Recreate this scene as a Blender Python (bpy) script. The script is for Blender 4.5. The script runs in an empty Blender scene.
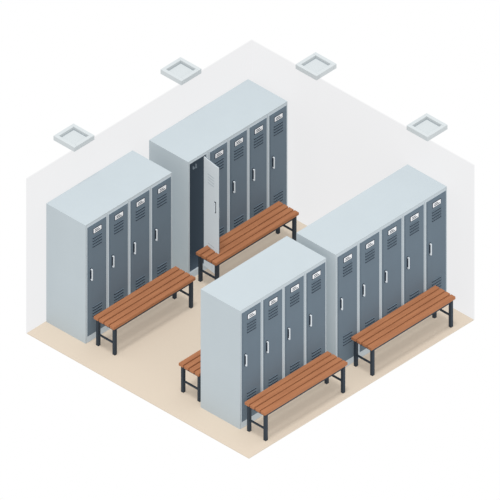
import bpy, bmesh, math
from mathutils import Matrix, Vector
sc = bpy.context.scene
COL = sc.collection
sc.view_settings.view_transform = 'Standard'
sc.view_settings.look = 'None'

def lin(c):
    c = c/255.0
    return c/12.92 if c <= .04045 else ((c+.055)/1.055)**2.4

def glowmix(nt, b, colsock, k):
    """matt colour that emits share k of itself as even glow, flattening the shading"""
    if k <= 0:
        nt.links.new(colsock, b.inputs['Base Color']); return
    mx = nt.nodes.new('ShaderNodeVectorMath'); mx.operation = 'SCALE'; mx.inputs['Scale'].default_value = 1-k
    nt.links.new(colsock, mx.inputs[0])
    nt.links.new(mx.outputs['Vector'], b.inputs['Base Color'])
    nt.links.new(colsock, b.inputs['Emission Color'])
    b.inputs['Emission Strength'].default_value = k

def mat(name, rgb, rough=.6, var=.01, scale=3.0, spec=.12, k=.3):
    m = bpy.data.materials.new(name); m.use_nodes = True
    nt = m.node_tree; b = nt.nodes['Principled BSDF']
    b.inputs['Roughness'].default_value = rough
    b.inputs['Specular IOR Level'].default_value = spec
    tc = nt.nodes.new('ShaderNodeTexCoord')
    n = nt.nodes.new('ShaderNodeTexNoise'); n.inputs['Scale'].default_value = scale
    nt.links.new(tc.outputs['Object'], n.inputs['Vector'])
    r = nt.nodes.new('ShaderNodeValToRGB')
    c = [lin(v) for v in rgb]
    r.color_ramp.elements[0].position = .3; r.color_ramp.elements[1].position = .7
    r.color_ramp.elements[0].color = (*[v*(1-var) for v in c], 1)
    r.color_ramp.elements[1].color = (*[min(1, v*(1+var)) for v in c], 1)
    nt.links.new(n.outputs['Fac'], r.inputs['Fac'])
    glowmix(nt, b, r.outputs['Color'], k)
    return m

def wood(name, a, bcol, k=.25):
    m = bpy.data.materials.new(name); m.use_nodes = True
    nt = m.node_tree; b = nt.nodes['Principled BSDF']
    b.inputs['Roughness'].default_value = .65
    b.inputs['Specular IOR Level'].default_value = .12
    tc = nt.nodes.new('ShaderNodeTexCoord')
    mp = nt.nodes.new('ShaderNodeMapping'); mp.inputs['Scale'].default_value = (20, 1.6, 20)
    n = nt.nodes.new('ShaderNodeTexNoise'); n.inputs['Scale'].default_value = 1.5
    n.inputs['Detail'].default_value = 2
    r = nt.nodes.new('ShaderNodeValToRGB')
    r.color_ramp.elements[0].position = .3; r.color_ramp.elements[1].position = .7
    r.color_ramp.elements[0].color = (*[lin(v) for v in a], 1)
    r.color_ramp.elements[1].color = (*[lin(v) for v in bcol], 1)
    nt.links.new(tc.outputs['Object'], mp.inputs['Vector'])
    nt.links.new(mp.outputs['Vector'], n.inputs['Vector'])
    nt.links.new(n.outputs['Fac'], r.inputs['Fac'])
    glowmix(nt, b, r.outputs['Color'], k)
    return m

M_BODY = mat('locker_shell_paint', (187, 197, 202))
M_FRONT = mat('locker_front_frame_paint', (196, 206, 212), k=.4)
M_IN   = mat('locker_interior_shade', (80, 93, 105), k=.3)  # darker slate puts the shade inside the lockers into the colour
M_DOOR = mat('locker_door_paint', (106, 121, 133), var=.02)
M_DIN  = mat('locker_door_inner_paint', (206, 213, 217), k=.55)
M_DSLOT = mat('inner_vent_slot', (184, 193, 198), k=.5)
M_DARK = mat('vent_slot_dark', (40, 52, 66), k=.1)
M_HAND = mat('handle_light_metal', (222, 229, 234), rough=.4)
M_HOOK = mat('hook_grey_metal', (140, 152, 162), rough=.4)
M_CARD = mat('nameplate_card', (244, 246, 248))
M_INK  = mat('nameplate_ink', (50, 60, 74))
M_WOOD = wood('bench_wood', (165, 109, 76), (178, 120, 84))
M_LEG  = mat('bench_steel', (52, 62, 72), rough=.5, k=.15)
M_WALL = mat('wall_paint', (239, 239, 240), var=.002, scale=1, k=.9)  # mostly emission, so corner darkening stays faint
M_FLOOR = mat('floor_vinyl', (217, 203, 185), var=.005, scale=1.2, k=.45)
M_LAMP = mat('lamp_frame_paint', (200, 206, 208))
M_DIFF = mat('lamp_diffuser', (200, 206, 208), k=.3)
M_RIM  = mat('lamp_inner_rim', (158, 167, 172), k=.3)

def box(bm, x0, x1, y0, y1, z0, z1, mi=0, rot=None):
    r = bmesh.ops.create_cube(bm, size=1)
    M = Matrix.Translation(((x0+x1)/2, (y0+y1)/2, (z0+z1)/2))
    if rot is not None: M = M @ rot
    M = M @ Matrix.Diagonal((x1-x0, y1-y0, z1-z0, 1))
    bmesh.ops.transform(bm, matrix=M, verts=r['verts'])
    for f in {f for v in r['verts'] for f in v.link_faces}:
        f.material_index = mi

def make_mesh(name, bm, mats):
    me = bpy.data.meshes.new(name); bm.to_mesh(me); bm.free()
    for m in mats: me.materials.append(m)
    return me

def obj(name, me, parent=None, loc=(0, 0, 0), bevel=0.0, rz=0.0):
    o = bpy.data.objects.new(name, me); COL.objects.link(o)
    o.location = loc; o.rotation_euler = (0, 0, rz)
    if parent: o.parent = parent
    if bevel and me:
        b = o.modifiers.new('bevel', 'BEVEL'); b.width = bevel; b.segments = 2; b.limit_method = 'ANGLE'
    return o

# ---------------- room ----------------
RX, RY, WH = 3.84, 4.065, 2.385
def struct(name, x0, x1, y0, y1, z0, z1, m):
    bm = bmesh.new(); box(bm, x0, x1, y0, y1, z0, z1)
    o = obj(name, make_mesh(name, bm, [m])); o['kind'] = 'structure'; return o
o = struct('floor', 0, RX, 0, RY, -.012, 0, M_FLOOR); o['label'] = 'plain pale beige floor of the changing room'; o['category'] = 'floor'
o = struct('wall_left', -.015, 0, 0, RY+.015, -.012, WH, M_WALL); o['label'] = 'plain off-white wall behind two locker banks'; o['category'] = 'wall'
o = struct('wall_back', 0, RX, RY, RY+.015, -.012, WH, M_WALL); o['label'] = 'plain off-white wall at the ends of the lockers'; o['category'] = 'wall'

# ---------------- lockers ----------------
H = 1.83; D = .68; T = .02
ZB, ZT = .10, 1.785     # door bottom/top
ST = .07                # stile total between doors

def body_mesh(n, w):
    """x from 0 (back) to D (front), y 0..n*w"""
    bm = bmesh.new(); L = n*w
    box(bm, 0, D, 0, T, 0, H)                    # side
    box(bm, 0, D, L-T, L, 0, H)
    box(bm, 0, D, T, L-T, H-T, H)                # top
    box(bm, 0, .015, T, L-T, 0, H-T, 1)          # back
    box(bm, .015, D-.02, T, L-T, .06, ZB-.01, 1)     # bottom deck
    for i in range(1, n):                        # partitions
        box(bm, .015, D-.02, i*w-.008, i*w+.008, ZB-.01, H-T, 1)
    # front frame
    box(bm, D-.02, D, T, L-T, 0, ZB, 3)
    box(bm, D-.02, D, T, L-T, ZT, H-T, 3)
    for i in range(n+1):
        y0 = max(T, i*w-ST/2+.012); y1 = min(L-T, i*w+ST/2-.012)
        box(bm, D-.02, D, y0, y1, ZB, ZT, 3)
    for i in range(1, n):                        # seam between lockers
        box(bm, D, D+.001, i*w-.003, i*w+.003, .02, H-.03, 2)
    # thin sheets carrying the interior shade tone on the sides
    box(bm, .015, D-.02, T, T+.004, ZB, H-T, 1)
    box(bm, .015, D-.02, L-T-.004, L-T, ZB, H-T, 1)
    return make_mesh('locker_body', bm, [M_BODY, M_IN, M_RIM, M_FRONT])

def door_mesh(dw):
    """origin at hinge (right, larger y), door spans y -dw..0, outer face +x"""
    bm = bmesh.new(); h = ZT-ZB-.006
    box(bm, -.012, .0, -dw, 0, 0, h, 1)          # inner skin
    box(bm, .0, .008, -dw, 0, 0, h, 0)           # outer skin
    b = .016
    box(bm, .008, .012, -dw+b, -b, b, h-b, 0)    # slightly raised centre panel
    return make_mesh('locker_door', bm, [M_DOOR, M_DIN])

def vent_mesh(vw, n):
    bm = bmesh.new()
    for i in range(n):
        z = i*.044
        box(bm, -.001, .002, -vw/2, vw/2, z, z+.021, 0)
        box(bm, .001, .009, -vw/2, vw/2, z+.021, z+.026, 1, Matrix.Rotation(.5, 4, 'Y'))
    return make_mesh('locker_vent', bm, [M_DARK, M_DOOR])

def inner_vent_mesh(vw, n):
    bm = bmesh.new()
    for i in range(n):
        z = i*.044
        box(bm, -.002, .001, -vw/2, vw/2, z, z+.014, 0)
    return make_mesh('locker_inner_vent', bm, [M_DSLOT])

def handle_mesh():
    bm = bmesh.new()
    box(bm, 0, .004, -.016, .016, -.095, .095, 1)
    box(bm, .020, .030, -.008, .008, -.085, .085)
    box(bm, .004, .022, -.008, .008, .072, .085)
    box(bm, .004, .022, -.008, .008, -.085, -.072)
    return make_mesh('locker_handle', bm, [M_HAND, M_DARK])

def plate_mesh():
    bm = bmesh.new()
    box(bm, 0, .003, -.078, .078, -.040, .040, 1)
    box(bm, .003, .006, -.069, .069, -.031, .031, 0)
    box(bm, .006, .007, -.048, .048, -.017, -.006, 1)
    box(bm, .006, .007, -.048, .02, .006, .017, 1)
    return make_mesh('locker_nameplate', bm, [M_CARD, M_INK])

def latch_mesh():
    bm = bmesh.new()
    box(bm, -.006, 0, -.014, .014, -.085, .085, 1)
    box(bm, -.020, -.006, -.008, .008, -.07, .07, 0)
    return make_mesh('locker_latch', bm, [M_HAND, M_DARK])

ME_H = handle_mesh(); ME_P = plate_mesh(); ME_V = vent_mesh(.165, 4); ME_L = latch_mesh()
ME_IV = inner_vent_mesh(.13, 4)

def locker_bank(x, y, n, w, label, open_i=None):
    root = obj('locker_cabinet', None, loc=(x, y, 0))
    root['label'] = label; root['category'] = 'lockers'; root['group'] = 'grey steel locker banks'
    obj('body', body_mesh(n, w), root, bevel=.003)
    dw = w-ST+.018
    dm = door_mesh(dw)
    for i in range(n):
        hinge = (D+.003, (i+.5)*w+dw/2, ZB+.003)
        rz = 0
        if i == open_i:
            rz = math.radians(80); hinge = (D+.014, (i+.5)*w+dw/2-.055, ZB+.003)
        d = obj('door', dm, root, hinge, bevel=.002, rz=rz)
        if i == open_i: d['label'] = 'open locker door showing its pale inner side'
        obj('handle', ME_H, d, (.012, -dw+.052, 1.04-ZB), bevel=.002)
        obj('nameplate', ME_P, d, (.012, -dw/2, 1.68-ZB))
        obj('vent', ME_V, d, (.012, -dw/2, 1.43-ZB))
        obj('vent', ME_V, d, (.012, -dw/2, .36-ZB))
        if i == open_i:
            obj('latch', ME_L, d, (-.012, -dw+.06, 1.14-ZB), bevel=.002)
            obj('vent', ME_IV, d, (-.012, -dw/2, 1.43-ZB))
            obj('vent', ME_IV, d, (-.012, -dw/2, .36-ZB))
            for hx in (.30, .48):
                bm = bmesh.new(); yw = (i+1)*w-.008
                box(bm, hx-.012, hx+.012, yw-.006, yw, 1.46, 1.52)
                box(bm, hx-.006, hx+.006, yw-.06, yw-.006, 1.465, 1.478)
                box(bm, hx-.006, hx+.006, yw-.06, yw-.048, 1.478, 1.51)
                obj('coat_hook', make_mesh('locker_hook', bm, [M_HOOK]), root)
    return root

locker_bank(.01, .34, 4, .39, 'pale grey steel bank of four slate-doored lockers against the wall')
locker_bank(.01, 2.20, 5, .358, 'pale grey steel bank of five lockers with one door open', 0)
locker_bank(2.66, .36, 4, .39, 'pale grey steel bank of four lockers between two wooden benches')
locker_bank(2.70, 2.05, 5, .402, 'pale grey steel bank of five lockers reaching the wall')

# ---------------- benches ----------------
BW = .35
def seat_mesh(L):
    bm = bmesh.new(); n = 4; g = .018; sw = (BW-(n-1)*g)/n
    for i in range(n):
        x0 = i*(sw+g); box(bm, x0, x0+sw, 0, L, .415, .455)
    return make_mesh('bench_seat', bm, [M_WOOD])
def leg_mesh():
    bm = bmesh.new(); t = .042
    box(bm, .012, .012+t, -t/2, t/2, 0, .39)
    box(bm, BW-.012-t, BW-.012, -t/2, t/2, 0, .39)
    box(bm, .012, BW-.012, -t/2, t/2, .380, .415)
    box(bm, .012+t, BW-.012-t, -t/2+.010, t/2-.010, .16, .182)
    return make_mesh('bench_leg_frame', bm, [M_LEG])
def rail_mesh(L):
    bm = bmesh.new()
    box(bm, 0, .03, .06, L-.06, .375, .413)
    return make_mesh('bench_rail', bm, [M_LEG])
ME_LEG = leg_mesh()
def bench(x, y, L, label):
    r = obj('bench', None, loc=(x, y, 0))
    r['label'] = label; r['category'] = 'bench'; r['group'] = 'slatted wooden locker room benches'
    obj('seat', seat_mesh(L), r, bevel=.003)
    rm = rail_mesh(L)
    for yy in (.05, L-.05): obj('leg_frame', ME_LEG, r, (0, yy, 0), bevel=.003)
    for xx in (.02, .165, BW-.05): obj('support_rail', rm, r, (xx, 0, 0))
bench(.79, .38, 1.48, 'slatted brown wooden bench with dark legs before closed lockers')
bench(.77, 2.25, 1.50, 'slatted brown wooden bench beside the open locker door')
bench(3.41, .37, 1.50, 'slatted brown wooden bench along four lockers at floor edge')
bench(3.42, 2.29, 1.52, 'slatted brown wooden bench along the five-locker bank')
bench(2.24, .40, 1.45, 'slatted brown wooden bench mostly hidden behind a locker bank')

# ---------------- lamps ----------------
def lamp_meshes():
    h = .182; f = .05; t = .07
    bm = bmesh.new()
    box(bm, -h, h, -h, -h+f, 0, t); box(bm, -h, h, h-f, h, 0, t)
    box(bm, -h, -h+f, -h+f, h-f, 0, t); box(bm, h-f, h, -h+f, h-f, 0, t)
    a = make_mesh('lamp_frame', bm, [M_LAMP])
    bm = bmesh.new(); g = h-f
    box(bm, -g, g, -g, g, 0, .03, 1)
    box(bm, -g+.02, g-.02, -g+.02, g-.02, .03, .04, 0)
    return a, make_mesh('lamp_diffuser', bm, [M_DIFF, M_RIM])
LF, LD = lamp_meshes()
def unproj(px, py, z):
    a = (px-27)/80.; b = (py-333)/80.+.808*z
    X = (a*-.426-.691*b)/-.589; Y = (.723*b-.407*a)/-.589
    return X, Y
for (px, py) in [(181, 69), (74, 135.5), (316, 64), (427, 125)]:
    X, Y = unproj(px, py, WH+.07)
    r = obj('ceiling_lamp', None, loc=(X, Y, WH))
    r['label'] = 'square pale grey recessed light fitting above the wall top'
    r['category'] = 'lamp'; r['group'] = 'square ceiling lights'
    obj('lamp_frame', LF, r, bevel=.004); obj('diffuser', LD, r, bevel=.002)

# ---------------- light ----------------
w = bpy.data.worlds.new('world'); sc.world = w; w.use_nodes = True
w.node_tree.nodes['Background'].inputs[0].default_value = (1, 1, 1, 1)
w.node_tree.nodes['Background'].inputs[1].default_value = 1.0
s = bpy.data.lights.new('sun', 'SUN'); s.energy = 1.4; s.angle = math.radians(10)
so = bpy.data.objects.new('sun', s); COL.objects.link(so)
dirn = Vector((-.06, .12, -1.0))
so.rotation_euler = dirn.to_track_quat('-Z', 'Y').to_euler(); so.location = (2, -2, 6)

# ---------------- camera ----------------
se = .589; ce = math.sqrt(1-se*se); th = math.atan(.956); ct, st = math.cos(th), math.sin(th)
r = Vector((ct, st, 0)); f = Vector((-st*ce, ct*ce, -se)); u = Vector((-st*se, ct*se, ce))
cam = bpy.data.cameras.new('camera'); cam.type = 'ORTHO'; cam.ortho_scale = 6.25; cam.clip_end = 60
co = bpy.data.objects.new('camera', cam); COL.objects.link(co)
X, Y = unproj(250, 250, 0)
loc = Vector((X, Y, 0))-f*14
M = Matrix((( r.x, u.x, -f.x, loc.x), (r.y, u.y, -f.y, loc.y), (r.z, u.z, -f.z, loc.z), (0, 0, 0, 1)))
co.matrix_world = M
sc.camera = co
